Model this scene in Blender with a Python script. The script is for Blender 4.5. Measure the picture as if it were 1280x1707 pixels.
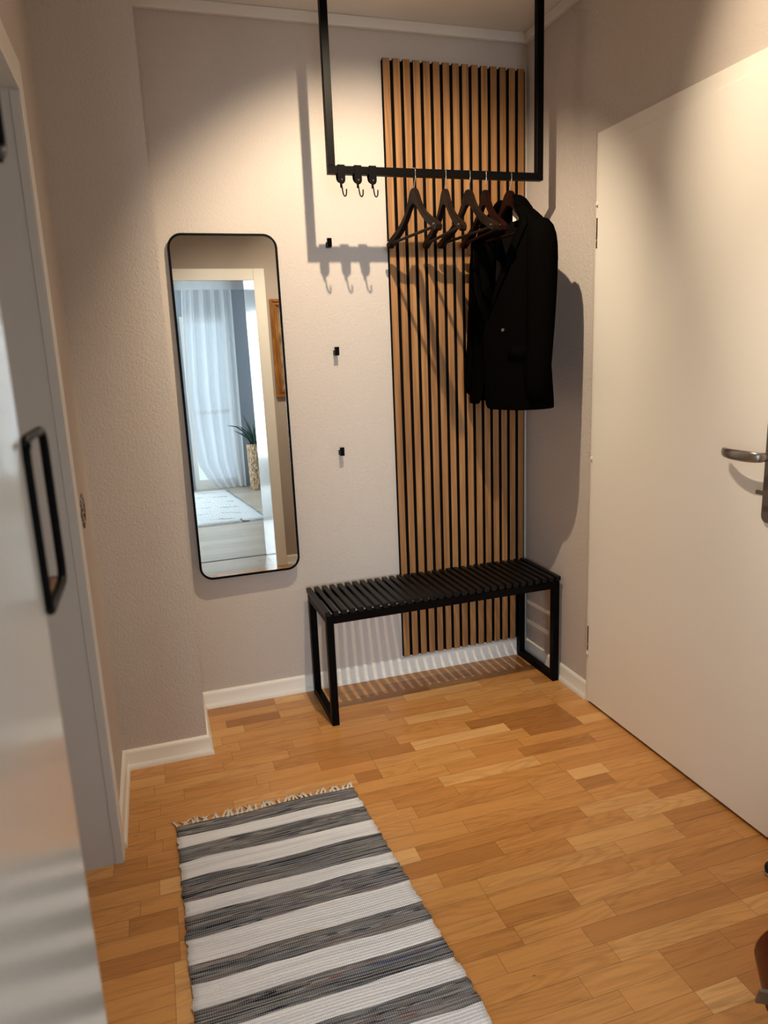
import bpy, bmesh, math, random
from mathutils import Vector, Matrix
random.seed(7)
S = bpy.context.scene
COL = S.collection
for o in list(bpy.data.objects):
    bpy.data.objects.remove(o)

# ------------------------------------------------------------------ camera
CX, CY, CZ = -0.9473, -2.8494, 1.4054
cam_d = bpy.data.cameras.new('camera')
cam = bpy.data.objects.new('camera', cam_d); COL.objects.link(cam)
r_ = Vector((0.95128281, -0.30567929, -0.0402639)); u_ = Vector((0.10375218, 0.19439795, 0.97542038)); f_ = Vector((0.29033859, 0.93207811, -0.21664232))
cam.matrix_world = Matrix(((r_.x, u_.x, -f_.x, CX), (r_.y, u_.y, -f_.y, CY), (r_.z, u_.z, -f_.z, CZ), (0, 0, 0, 1)))
cam_d.sensor_fit = 'VERTICAL'; cam_d.sensor_height = 36.0
cam_d.lens = 1205.49 * 36.0 / 1707.0
cam_d.clip_start = 0.02
cam_d.dof.use_dof = True; cam_d.dof.focus_distance = 3.0; cam_d.dof.aperture_fstop = 7.0
S.camera = cam

# ------------------------------------------------------------------ light and exposure
S.view_settings.view_transform = 'Standard'; S.view_settings.look = 'None'
S.view_settings.gamma = 1.0; S.view_settings.use_curve_mapping = False
S.view_settings.exposure = 0.0
W = bpy.data.worlds.new('world'); S.world = W; W.use_nodes = True
W.node_tree.nodes['Background'].inputs[0].default_value = (0.74, 0.88, 1.0, 1)
W.node_tree.nodes['Background'].inputs[1].default_value = 1.5

def spot(name, loc, target, energy, size_deg, blend, color, radius=0.02):
    l = bpy.data.lights.new(name, 'SPOT'); l.energy = energy; l.spot_size = math.radians(size_deg); l.spot_blend = blend
    l.color = color; l.shadow_soft_size = radius
    o = bpy.data.objects.new(name, l); COL.objects.link(o); o.location = loc
    o.rotation_euler = (Vector(target) - Vector(loc)).to_track_quat('-Z', 'Y').to_euler()
    return o
def area(name, loc, target, energy, sx, sy, color):
    l = bpy.data.lights.new(name, 'AREA'); l.shape = 'RECTANGLE'; l.size = sx; l.size_y = sy; l.energy = energy; l.color = color
    o = bpy.data.objects.new(name, l); COL.objects.link(o); o.location = loc
    o.rotation_euler = (Vector(target) - Vector(loc)).to_track_quat('-Z', 'Y').to_euler()
    return o
WARM = (1.0, 0.81, 0.575)
def aim(loc, d): return tuple(a + b for a, b in zip(loc, d))
LA, LB, LC = (-0.276, -1.025, 2.50), (-0.276, -1.16, 2.50), (-0.276, -1.30, 2.50)
spot('ceiling_spot_wall', LA, aim(LA, (0.165, 0.627, -0.764)), 98, 98, 0.64, WARM, 0.010)
spot('ceiling_spot_door', LB, aim(LB, (0.72, -0.56, -0.50)), 54, 100, 0.70, WARM, 0.012)
spot('ceiling_spot_floor', LC, aim(LC, (0.04, -0.46, -0.88)), 62, 108, 0.75, (1.0, 0.85, 0.66), 0.012)
DAY = (0.76, 0.89, 1.0)
area('daylight_side_window', (-3.47, -4.9, 1.35), (0.0, -4.2, 1.0), 68, 2.4, 1.9, DAY)
area('daylight_back_window', (-1.715, -7.29, 1.35), (-1.0, -2.5, 1.2), 190, 1.3, 1.9, DAY)

# ------------------------------------------------------------------ materials
def s2l(c):
    return tuple((x / 12.92 if x <= 0.04045 else ((x + 0.055) / 1.055) ** 2.4) for x in [v / 255.0 for v in c]) + (1,)
def mat(name, rgb, rough=0.5, metal=0.0, spec=None, coat=0.0):
    m = bpy.data.materials.new(name); m.use_nodes = True
    b = m.node_tree.nodes['Principled BSDF']
    b.inputs['Base Color'].default_value = s2l(rgb); b.inputs['Roughness'].default_value = rough; b.inputs['Metallic'].default_value = metal
    if spec is not None: b.inputs['Specular IOR Level'].default_value = spec
    if coat: b.inputs['Coat Weight'].default_value = coat; b.inputs['Coat Roughness'].default_value = 0.12
    return m
class N:
    def __init__(s, m): s.t = m.node_tree; s.b = s.t.nodes['Principled BSDF']
    def new(s, ty, **kw):
        n = s.t.nodes.new(ty)
        for k, v in kw.items():
            if hasattr(n, k): setattr(n, k, v)
            else: n.inputs[k].default_value = v
        return n
    def l(s, a, b): s.t.links.new(a, b)
    def math(s, op, a, b=None):
        n = s.t.nodes.new('ShaderNodeMath'); n.operation = op
        for i, v in enumerate((a, b)):
            if v is None: continue
            if isinstance(v, (int, float)): n.inputs[i].default_value = v
            else: s.l(v, n.inputs[i])
        return n.outputs[0]
    def coords(s, scale=(1, 1, 1), kind='Object', loc=None):
        tc = s.new('ShaderNodeTexCoord'); mp = s.new('ShaderNodeMapping'); mp.inputs['Scale'].default_value = scale
        s.l(tc.outputs[kind], mp.inputs[0])
        if loc is not None: s.l(loc, mp.inputs[1])
        return mp.outputs[0]
    def noise(s, vec, scale, detail=2.0, rough=0.5, dist=0.0):
        n = s.new('ShaderNodeTexNoise'); n.inputs['Scale'].default_value = scale; n.inputs['Detail'].default_value = detail
        n.inputs['Roughness'].default_value = rough; n.inputs['Distortion'].default_value = dist; s.l(vec, n.inputs['Vector']); return n.outputs['Fac']
    def ramp(s, fac, stops, interp='LINEAR'):
        n = s.new('ShaderNodeValToRGB'); e = n.color_ramp.elements; n.color_ramp.interpolation = interp
        while len(e) < len(stops): e.new(0.5)
        for el, (p, c) in zip(e, stops): el.position = p; el.color = s2l(c) if max(c) > 1 else tuple(c) + (1,)
        s.l(fac, n.inputs[0]); return n.outputs[0]
    def mix(s, fac, a, b, mode='MIX'):
        n = s.t.nodes.new('ShaderNodeMix'); n.data_type = 'RGBA'; n.blend_type = mode
        for v, sock in ((fac, n.inputs[0]), (a, n.inputs[6]), (b, n.inputs[7])):
            if isinstance(v, (int, float)): sock.default_value = v
            elif isinstance(v, tuple): sock.default_value = v
            else: s.l(v, sock)
        return n.outputs[2]
    def bump(s, h, strength=0.3, dist=0.002):
        n = s.new('ShaderNodeBump'); n.inputs['Strength'].default_value = strength; n.inputs['Distance'].default_value = dist
        s.l(h, n.inputs['Height']); s.l(n.outputs[0], s.b.inputs['Normal'])

def plaster(name, rgb, bumpy=0.5, scuff=False):
    m = mat(name, rgb, 0.85, spec=0.25); n = N(m)
    v = n.coords((1, 1, 0.8))
    h = n.noise(v, 120, 3, 0.6, 0.5); h2 = n.noise(v, 300, 2, 0.5)
    n.bump(n.math('ADD', h, n.math('MULTIPLY', h2, 0.25)), bumpy, 0.006)
    if scuff:
        geo = n.new('ShaderNodeNewGeometry'); sep = n.new('ShaderNodeSeparateXYZ'); n.l(geo.outputs['Position'], sep.inputs[0])
        dy = n.math('DIVIDE', n.math('SUBTRACT', sep.outputs['Y'], -0.600), 0.075); dz = n.math('DIVIDE', n.math('SUBTRACT', sep.outputs['Z'], 0.985), 0.052)
        d2 = n.math('ADD', n.math('MULTIPLY', dy, dy), n.math('MULTIPLY', dz, dz))
        w = n.noise(n.coords((1, 26, 50)), 1.1, 3, 0.6, 1.5)
        line = n.math('LESS_THAN', n.math('ABSOLUTE', n.math('SUBTRACT', w, 0.5)), 0.07)
        msk = n.math('MULTIPLY', line, n.math('LESS_THAN', d2, 1.0))
        n.l(n.mix(msk, s2l(rgb), s2l((40, 32, 28))), n.b.inputs['Base Color'])
    return m
M = {}
M['wall'] = plaster('greige_wallpaper', (200, 190, 182))
M['wall_left'] = plaster('greige_wallpaper_scuffed', (200, 190, 182), scuff=True)
M['wall_front'] = plaster('taupe_wall', (176, 164, 154), 0.3)
M['ceiling'] = plaster('white_ceiling', (226, 220, 212), 0.12)
M['room_wall'] = plaster('blue_grey_wall', (160, 164, 170), 0.1)
M['room_white'] = plaster('white_room_wall', (225, 228, 230), 0.1)
M['trim'] = mat('white_trim_paint', (236, 231, 222), 0.35)
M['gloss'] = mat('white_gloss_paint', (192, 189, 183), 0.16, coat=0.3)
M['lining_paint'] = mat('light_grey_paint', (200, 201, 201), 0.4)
def brush(m, s=(3, 3, 60)):
    n = N(m); n.bump(n.noise(n.coords(s), 6, 3), 0.08, 0.003)
brush(M['gloss'], (40, 40, 1.5))
M['door'] = mat('white_door_lacquer', (240, 235, 226), 0.38)
n = N(M['door']); n.bump(n.noise(n.coords((1, 1, 1)), 420, 2), 0.06, 0.001)
M['black'] = mat('black_powder_coat', (8, 7, 7), 0.42, spec=0.06)
M['benchblack'] = mat('black_lacquered_wood', (11, 11, 12), 0.42, spec=0.25)
n = N(M['benchblack']); n.bump(n.noise(n.coords((40, 4, 40)), 4, 3), 0.12, 0.002)
M['felt'] = mat('black_felt', (9, 9, 9), 0.95, spec=0.1)
M['leather'] = mat('black_leather', (9, 8, 8), 0.5, spec=0.05)
n = N(M['leather']); n.bump(n.noise(n.coords(), 700, 2), 0.2, 0.001)
M['fabric'] = mat('black_wool_cloth', (7, 6, 5), 0.95, spec=0.0)
n = N(M['fabric']); n.bump(n.noise(n.coords(), 900, 2), 0.2, 0.001)
M['lining'] = mat('dark_brown_lining', (13, 9, 8), 0.75, spec=0.1)
M['chrome'] = mat('chrome', (215, 212, 208), 0.15, 1.0)
M['steel'] = mat('brushed_steel', (160, 157, 153), 0.30, 1.0)
M['bronze'] = mat('dark_nickel', (112, 103, 95), 0.45, 0.6)
M['hinge'] = mat('bronze_hinge', (96, 78, 60), 0.45, 0.8)
M['plastic'] = mat('white_plastic', (235, 230, 222), 0.4)
M['label'] = mat('white_woven_label', (235, 232, 226), 0.8)
M['mirror'] = mat('mirror_glass', (232, 236, 236), 0.0, 1.0)
M['rubber'] = mat('black_rubber', (14, 14, 14), 0.7)

def wood(name, c0, c1, c2, grain=(90, 90, 2.2), rough=0.5, coat=0.0, rnd=True, sc=1.0, spec=0.5):
    m = mat(name, c1, rough, coat=coat, spec=spec); n = N(m)
    loc = None
    if rnd:
        oi = n.new('ShaderNodeObjectInfo'); cx = n.new('ShaderNodeCombineXYZ')
        n.l(n.math('MULTIPLY', oi.outputs['Random'], 37.0), cx.inputs[0]); n.l(n.math('MULTIPLY', oi.outputs['Random'], 91.0), cx.inputs[2]); loc = cx.outputs[0]
    v = n.coords(grain, loc=loc)
    f = n.noise(v, sc, 4, 0.6, 0.6); g = n.noise(v, sc * 5, 2, 0.5)
    f2 = n.math('ADD', n.math('MULTIPLY', f, 0.75), n.math('MULTIPLY', g, 0.25))
    c = n.ramp(f2, [(0.30, c0), (0.5, c1), (0.70, c2)])
    n.l(c, n.b.inputs['Base Color']); n.bump(g, 0.12, 0.001)
    return m
M['oak'] = wood('oak_veneer', (112, 75, 40), (150, 105, 60), (180, 133, 83), (80, 80, 2.0), 0.55)
M['hanger'] = wood('dark_walnut_hanger', (18, 12, 9), (28, 19, 14), (38, 26, 19), (60, 8, 20), 0.5, spec=0.05)
M['hangerred'] = wood('mahogany_hanger', (17, 6, 4), (26, 9, 6), (36, 14, 9), (60, 8, 20), 0.5, spec=0.05)
M['walnut'] = wood('brown_shelf_board', (70, 44, 30), (98, 62, 42), (120, 80, 54), (8, 60, 60), 0.5)
M['goldwood'] = wood('golden_brown_frame', (100, 58, 20), (142, 90, 34), (172, 118, 54), (20, 20, 4), 0.35, 0.3)
M['redwood'] = wood('cherry_red_lacquer', (52, 5, 3), (72, 8, 5), (92, 13, 8), (30, 30, 3), 0.35, 0.12, spec=0.3)
M['spruce'] = wood('amber_soundboard', (150, 95, 45), (180, 120, 60), (196, 138, 78), (60, 2, 2), 0.25, 0.5)
M['ebony'] = mat('ebony', (22, 18, 16), 0.45)

def parquet(name, tones, rough, seam, grainc=0.16, coat=0.0):
    m = mat(name, tones[1], rough, coat=coat); n = N(m)
    uv = n.new('ShaderNodeUVMap'); uv.uv_map = 'uv'; uv2 = n.new('ShaderNodeUVMap'); uv2.uv_map = 'size'; uv3 = n.new('ShaderNodeUVMap'); uv3.uv_map = 'rnd'
    a = n.new('ShaderNodeSeparateXYZ'); n.l(uv.outputs[0], a.inputs[0]); b = n.new('ShaderNodeSeparateXYZ'); n.l(uv2.outputs[0], b.inputs[0]); c = n.new('ShaderNodeSeparateXYZ'); n.l(uv3.outputs[0], c.inputs[0])
    U, V, L, Wd, R1, R2 = a.outputs[0], a.outputs[1], b.outputs[0], b.outputs[1], c.outputs[0], c.outputs[1]
    eu = n.math('MINIMUM', U, n.math('SUBTRACT', L, U)); ev = n.math('MINIMUM', V, n.math('SUBTRACT', Wd, V)); e = n.math('MINIMUM', eu, ev)
    line = n.math('LESS_THAN', e, seam)
    cv = n.new('ShaderNodeCombineXYZ')
    n.l(n.math('ADD', n.math('MULTIPLY', U, 2.6), n.math('MULTIPLY', R1, 53)), cv.inputs[0]); n.l(n.math('ADD', n.math('MULTIPLY', V, 34), n.math('MULTIPLY', R2, 71)), cv.inputs[1]); n.l(n.math('MULTIPLY', R1, 17), cv.inputs[2])
    g = n.noise(cv.outputs[0], 1.3, 5, 0.62, 0.9)
    fv = n.new('ShaderNodeCombineXYZ'); n.l(n.math('ADD', n.math('MULTIPLY', U, 14), n.math('MULTIPLY', R2, 37)), fv.inputs[0]); n.l(n.math('ADD', n.math('MULTIPLY', V, 420), n.math('MULTIPLY', R1, 91)), fv.inputs[1])
    fine = n.noise(fv.outputs[0], 1.0, 3, 0.65, 0.4)
    gg = n.math('ADD', n.math('MULTIPLY', g, 0.62), n.math('MULTIPLY', fine, 0.38))
    cv2 = n.new('ShaderNodeCombineXYZ'); n.l(n.math('ADD', n.math('MULTIPLY', U, 1.7), n.math('MULTIPLY', R2, 61)), cv2.inputs[0]); n.l(n.math('ADD', n.math('MULTIPLY', V, 13), n.math('MULTIPLY', R1, 43)), cv2.inputs[1])
    low = n.noise(cv2.outputs[0], 1.0, 1, 0.4)
    ring = n.math('SINE', n.math('MULTIPLY', n.math('ADD', low, n.math('MULTIPLY', fine, 0.02)), 95.0))
    ring = n.math('MULTIPLY', n.math('MAXIMUM', ring, 0.0), n.math('MULTIPLY', n.math('GREATER_THAN', R2, 0.35), 0.34))
    base = n.ramp(R1, tones[0] if isinstance(tones[0], list) else [(0, tones[0]), (0.5, tones[1]), (1, tones[2])])
    grain = n.ramp(gg, [(0.32, (1 - grainc * 1.6,) * 3), (0.5, (1 - grainc * 0.3,) * 3), (0.68, (1.0, 1.0, 1.0))])
    col = n.mix(1.0, base, grain, 'MULTIPLY')
    col = n.mix(ring, col, n.mix(1.0, col, (0.66, 0.58, 0.48, 1), 'MULTIPLY'))
    # small knots
    kv = n.new('ShaderNodeTexVoronoi'); kv.inputs['Scale'].default_value = 3.3; n.l(n.coords((1, 2.2, 1)), kv.inputs['Vector'])
    knot = n.math('MULTIPLY', n.math('LESS_THAN', kv.outputs['Distance'], 0.028), 0.55)
    col = n.mix(knot, col, s2l((70, 40, 20)))
    col = n.mix(n.math('MULTIPLY', line, 0.55), col, s2l((60, 34, 16)))
    n.l(col, n.b.inputs['Base Color'])
    n.bump(n.math('SUBTRACT', n.math('MULTIPLY', fine, 0.25), line), 0.12, 0.001)
    return m
M['parquet'] = parquet('oak_parquet', [[(0, (168, 112, 58)), (0.06, (190, 130, 69)), (0.3, (207, 146, 81)), (0.75, (213, 154, 88)), (0.94, (221, 166, 101)), (1, (229, 178, 116))], (196, 140, 76)], 0.30, 0.0007, 0.24, 0.15)
M['laminate'] = parquet('grey_oak_laminate', [(176, 162, 144), (186, 172, 154), (196, 182, 164)], 0.30, 0.0008, 0.2)

# ------------------------------------------------------------------ mesh helpers
class MB:
    def __init__(s): s.bm = bmesh.new()
    def box(s, x0, x1, y0, y1, z0, z1, bev=0.0, seg=2):
        b = bmesh.new()
        v = [b.verts.new((x, y, z)) for x in (x0, x1) for y in (y0, y1) for z in (z0, z1)]
        for q in ((0, 1, 3, 2), (4, 6, 7, 5), (0, 4, 5, 1), (2, 3, 7, 6), (0, 2, 6, 4), (1, 5, 7, 3)): b.faces.new([v[i] for i in q])
        bmesh.ops.recalc_face_normals(b, faces=b.faces)
        if bev: bmesh.ops.bevel(b, geom=b.edges[:], offset=bev, segments=seg, affect='EDGES', profile=0.5)
        s.add(b); return s
    def add(s, b):
        me = bpy.data.meshes.new('t'); b.to_mesh(me); b.free(); s.bm.from_mesh(me); bpy.data.meshes.remove(me)
    def tube(s, pts, r, n=8, closed=False, cap=True, ry=None):
        pts = [Vector(p) for p in pts]; rr = r if isinstance(r, (list, tuple)) else [r] * len(pts)
        k = len(pts); rings = []; up = None
        for i, p in enumerate(pts):
            if closed: t = (pts[(i + 1) % k] - pts[i - 1]).normalized()
            else: t = (pts[min(i + 1, k - 1)] - pts[max(i - 1, 0)]).normalized()
            if up is None:
                up = Vector((0, 0, 1)) if abs(t.z) < 0.9 else Vector((1, 0, 0))
            a = (up - t * up.dot(t))
            if a.length < 1e-6: a = t.orthogonal()
            a.normalize(); up = a; c = t.cross(a)
            rings.append([s.bm.verts.new(p + (a * math.cos(2 * math.pi * j / n) + c * math.sin(2 * math.pi * j / n) * (1 if ry is None else ry)) * rr[i]) for j in range(n)])
        for i in range(k if closed else k - 1):
            A, B = rings[i], rings[(i + 1) % k]
            for j in range(n): s.bm.faces.new((A[j], A[(j + 1) % n], B[(j + 1) % n], B[j]))
        if cap and not closed: s.bm.faces.new(rings[0][::-1]); s.bm.faces.new(rings[-1])
        return s
    def prism(s, poly, axis, a, b, bev=0.0):
        # poly: 2-D outline in the two other axes (cyclic order), extruded along axis from a to b
        q = bmesh.new()
        def P(u, v, w): return {0: (w, u, v), 1: (u, w, v), 2: (u, v, w)}[axis]
        A = [q.verts.new(P(u, v, a)) for u, v in poly]; B = [q.verts.new(P(u, v, b)) for u, v in poly]
        k = len(poly)
        q.faces.new(A); q.faces.new(B[::-1])
        for i in range(k): q.faces.new((A[i], B[i], B[(i + 1) % k], A[(i + 1) % k]))
        bmesh.ops.recalc_face_normals(q, faces=q.faces)
        if bev:
            ed = [e for e in q.edges if len(e.link_faces) == 2 and any(len(f.verts) > 4 or k <= 4 for f in e.link_faces)]
            bmesh.ops.bevel(q, geom=ed, offset=bev, segments=2, affect='EDGES')
        s.add(q); return s
    def ring_prism(s, outer, inner, axis, a, b):
        q = bmesh.new()
        def P(u, v, w): return {0: (w, u, v), 1: (u, w, v), 2: (u, v, w)}[axis]
        L = [[q.verts.new(P(u, v, w)) for u, v in poly] for poly in (outer, inner) for w in (a, b)]
        k = len(outer); oa, ob, ia, ib = L
        for i in range(k):
            j = (i + 1) % k
            q.faces.new((oa[i], oa[j], ob[j], ob[i])); q.faces.new((ia[j], ia[i], ib[i], ib[j]))
            q.faces.new((oa[j], oa[i], ia[i], ia[j])); q.faces.new((ob[i], ob[j], ib[j], ib[i]))
        bmesh.ops.recalc_face_normals(q, faces=q.faces); s.add(q); return s
    def lathe(s, prof, c=(0, 0, 0), n=24):
        rings = [[s.bm.verts.new((c[0] + r * math.cos(2 * math.pi * j / n), c[1] + r * math.sin(2 * math.pi * j / n), c[2] + z)) for j in range(n)] for r, z in prof]
        for A, B in zip(rings, rings[1:]):
            for j in range(n): s.bm.faces.new((A[j], A[(j + 1) % n], B[(j + 1) % n], B[j]))
        s.bm.faces.new(rings[0][::-1]); s.bm.faces.new(rings[-1]); return s
    def grid(s, P):
        V = [[s.bm.verts.new(p) for p in row] for row in P]
        for i in range(len(V) - 1):
            for j in range(len(V[0]) - 1): s.bm.faces.new((V[i][j], V[i][j + 1], V[i + 1][j + 1], V[i + 1][j]))
        return s
    def build(s, name, m, parent=None, smooth=False):
        bmesh.ops.recalc_face_normals(s.bm, faces=s.bm.faces)
        me = bpy.data.meshes.new(name); s.bm.to_mesh(me); s.bm.free()
        if smooth:
            for p in me.polygons: p.use_smooth = True
        me.materials.append(m)
        o = bpy.data.objects.new(name, me); COL.objects.link(o)
        if parent: o.parent = parent
        return o
def solid(o, t, off=0.0):
    md = o.modifiers.new('solid', 'SOLIDIFY'); md.thickness = t; md.offset = off; return o
def subd(o, n=2):
    md = o.modifiers.new('sub', 'SUBSURF'); md.levels = n; md.render_levels = n; return o
def autosmooth(o, ang=40):
    me = o.data
    for p in me.polygons: p.use_smooth = True
    me.set_sharp_from_angle(angle=math.radians(ang)); return o
def thing(name, label, cat, loc=(0, 0, 0), rz=0.0, group=None):
    o = bpy.data.objects.new(name, None); o.empty_display_size = 0.05; COL.objects.link(o)
    o.location = loc; o.rotation_euler = (0, 0, rz); tag(o, label, cat, group); return o
def tag(o, label, cat, group=None):
    o['label'] = label; o['category'] = cat
    if group: o['group'] = group
    return o
def struct(o, label=None, cat=None):
    o['kind'] = 'structure'
    if label: o['label'] = label
    if cat: o['category'] = cat
    return o
def copy_tree(o, parent=None):
    c = o.copy(); COL.objects.link(c); c.parent = parent
    for ch in o.children: copy_tree(ch, c)
    return c
def rrect(u0, u1, v0, v1, r, n=6):
    P = []
    for cu, cv, a0 in ((u1 - r, v1 - r, 0), (u0 + r, v1 - r, 90), (u0 + r, v0 + r, 180), (u1 - r, v0 + r, 270)):
        for k in range(n + 1):
            a = math.radians(a0 + 90 * k / n); P.append((cu + r * math.cos(a), cv + r * math.sin(a)))
    return P

# ------------------------------------------------------------------ room shell
RW, LW, PX, PY, CEIL = 0.611, -1.171, -0.880, -0.358, 2.60
DY = -2.38           # hall face of the wall with the doorway
DB = -2.80           # its other face
JL, JR, HEAD = -1.025, -0.131, 2.022
struct(MB().box(PX, RW + 0.12, 0.0, 0.12, -0.02, CEIL).build('wall_back', M['wall']), 'greige textured back wall of the hall behind the bench', 'wall')
struct(MB().box(LW - 0.001, PX, PY, 0.12, -0.02, CEIL).build('wall_pier', M['wall']), 'greige textured wall pier jutting out left of the mirror', 'wall')
LO, LE = -0.875, -1.90   # opening on the left, y range
w = MB().box(LW - 0.40, LW, LO, PY + 0.05, -0.02, CEIL).box(LW - 0.40, LW, LE, LO, HEAD, CEIL).box(LW - 0.40, LW, DB, LE, -0.02, CEIL)
struct(w.build('wall_left', M['wall_left']), 'greige left wall of the hall, scuffed beside the door casing', 'wall')
w = MB().box(RW, RW + 0.12, DB, -1.465, -0.02, CEIL).box(RW, RW + 0.12, -1.465, -0.517, 2.104, CEIL).box(RW, RW + 0.12, -0.517, 0.0, -0.02, CEIL).box(RW + 0.07, RW + 0.12, -1.465, -0.517, 0, 2.104)
struct(w.build('wall_right', M['wall']), 'greige right wall around the white door', 'wall')
w = MB().box(LW, JL - 0.0125, DB, DY, -0.02, CEIL).box(JR + 0.0125, RW, DB, DY, -0.02, CEIL).box(JL - 0.0125, JR + 0.0125, DB, DY, HEAD + 0.0125, CEIL)
struct(w.build('wall_front', M['wall_front']), 'taupe wall around the doorway, seen in the mirror', 'wall')
CE2 = 2.78
struct(MB().box(-3.4, 0.95, -7.3, DB, CE2, CE2 + 0.08).build('ceiling_room', M['room_white']), 'white ceiling of the next room', 'ceiling')
struct(MB().box(-3.4, 0.95, DB, 0.12, CEIL, CEIL + 0.08).box(-3.4, 0.95, DB, DB + 0.1, CEIL + 0.08, CE2).build('ceiling', M['ceiling']), 'off-white ceiling above the clothes rail', 'ceiling')

def floor(name, m, x0, x1, y0, y1, rowoff, strip, per, board, bl, special=None):
    bm = bmesh.new(); uv = bm.loops.layers.uv.new('uv'); sz = bm.loops.layers.uv.new('size'); rn = bm.loops.layers.uv.new('rnd')
    rng = random.Random(11)
    bw = strip * per
    def quad(xa, xb, ya, yb, r1, L=None, u0=0.0, Wd=None, v0=0.0):
        xa_, xb_, ya_, yb_ = max(xa, x0), min(xb, x1), max(ya, y0), min(yb, y1)
        if xb_ - xa_ < 1e-4 or yb_ - ya_ < 1e-4: return
        P = ((xa_, ya_), (xb_, ya_), (xb_, yb_), (xa_, yb_)); vs = [bm.verts.new((x, y, 0)) for x, y in P]
        f = bm.faces.new(vs); r2 = rng.random()
        for lp, (x, y) in zip(f.loops, P):
            lp[uv].uv = (x - xa, y - ya); lp[sz].uv = (xb - xa, yb - ya); lp[rn].uv = (r1, r2)
    k0 = math.floor((y0 - rowoff) / bw) - 1; k1 = math.ceil((y1 - rowoff) / bw) + 1
    for k in range(k0, k1):
        yb0 = rowoff + k * bw
        seam = x0 - rng.random() * board - 0.2
        if name == 'floor' and k == -1: seam = 0.355 - 2 * board
        while seam < x1:
            a, b = seam, seam + board
            for i in range(per):
                ya = yb0 + i * strip; x = a - rng.uniform(0, bl[1]) * (0.0 if i == 1 else 0.0)
                first = True
                while x < b - 1e-4:
                    L = rng.uniform(*bl) * (rng.uniform(0.35, 1) if first else 1); first = False
                    e = min(x + L, b)
                    if b - e < 0.08: e = b
                    r1 = rng.random()
                    segs = [(x, e)]
                    if special and special[2] < ya + strip * 0.5 < special[3]:
                        segs = []
                        if x < special[0]: segs.append((x, min(e, special[0])))
                        if e > special[1]: segs.append((max(x, special[1]), e))
                    for q in segs: quad(q[0], q[1], ya, ya + strip, r1)
                    x = e
            seam = b
    if special: quad(special[0], special[1], special[2], special[3], 0.96)
    me = bpy.data.meshes.new(name); bm.to_mesh(me); bm.free(); me.materials.append(m)
    o = bpy.data.objects.new(name, me); COL.objects.link(o); return o
ROW = -1.474
struct(floor('floor', M['parquet'], LW - 0.40, RW + 0.02, DY, 0.02, ROW, 0.0605, 3, 2.2, (0.17, 0.46), (-1.035, -0.62, ROW, ROW + 0.1815)), 'warm oak strip parquet floor of the hall', 'floor')
fl = struct(floor('floor_room', M['laminate'], -3.4, 0.95, -7.3, DY, 0, 0.19, 1, 1.3, (1.29, 1.31)), 'grey wood-look floor of the next room, seen in the mirror', 'floor')
struct(MB().box(JL, JR, DB - 0.012, DB + 0.012, 0.0, 0.006, 0.002).build('trim_threshold', M['steel']), 'thin metal threshold strip across the doorway floor', 'trim')

# cornice, skirtings
def cornice(name, x0, x1, y0, y1): return struct(MB().box(x0, x1, y0, y1, 2.563, CEIL, 0.004).build(name, M['ceiling']), None)
cornice('trim_1', PX, RW, -0.022, 0.0)['label'] = 'cream cornice strip along the top of the back wall'
cornice('trim_2', RW - 0.022, RW, DY, -0.022)['label'] = 'cream cornice strip along the top of the right wall'
for nm in ('trim_1', 'trim_2'): bpy.data.objects[nm]['category'] = 'trim'
def skirt_profile():
    P = [(0, 0), (0.020, 0), (0.0195, 0.008), (0.016, 0.016), (0.0125, 0.0195), (0.0115, 0.021), (0.0115, 0.058), (0.0095, 0.066), (0.005, 0.0705), (0, 0.0715)]
    return P
def skirting(name, path, label):
    # path: polyline of wall-line points; the room lies to the left of the walking direction
    bm = bmesh.new(); prof = skirt_profile(); rows = []
    pts = [Vector((x, y, 0)) for x, y in path]
    for i, p in enumerate(pts):
        d0 = (pts[i] - pts[i - 1]).normalized() if i else (pts[1] - pts[0]).normalized()
        d1 = (pts[i + 1] - pts[i]).normalized() if i < len(pts) - 1 else d0
        n0 = Vector((-d0.y, d0.x, 0)); n1 = Vector((-d1.y, d1.x, 0)); nn = n0 + n1; nn = nn / max(nn.dot(n0), 1e-6) if i not in (0, len(pts) - 1) else (n1 if i == 0 else n0)
        rows.append([bm.verts.new(p + nn * a + Vector((0, 0, z))) for a, z in prof])
    for A, B in zip(rows, rows[1:]):
        for j in range(len(prof) - 1): bm.faces.new((A[j], A[j + 1], B[j + 1], B[j]))
    bm.faces.new(rows[0]); bm.faces.new(rows[-1][::-1])
    bmesh.ops.recalc_face_normals(bm, faces=bm.faces)
    me = bpy.data.meshes.new(name); bm.to_mesh(me); bm.free(); me.materials.append(M['trim'])
    o = bpy.data.objects.new(name, me); COL.objects.link(o); return struct(autosmooth(o, 35), label, 'baseboard')
skirting('baseboard_right', [(RW, -0.517), (RW, 0.0)], 'short white skirting between the back corner and the door')
skirting('baseboard_back', [(RW, 0.0), (PX, 0.0)], 'white skirting along the back wall under the bench')
skirting('baseboard_left', [(PX, 0.0), (PX, PY), (LW, PY), (LW, -0.812)], 'white skirting wrapped round the wall pier')
skirting('baseboard_front', [(JR + 0.078, DY), (RW, DY)], 'white skirting beside the doorway, seen in the mirror')

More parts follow.
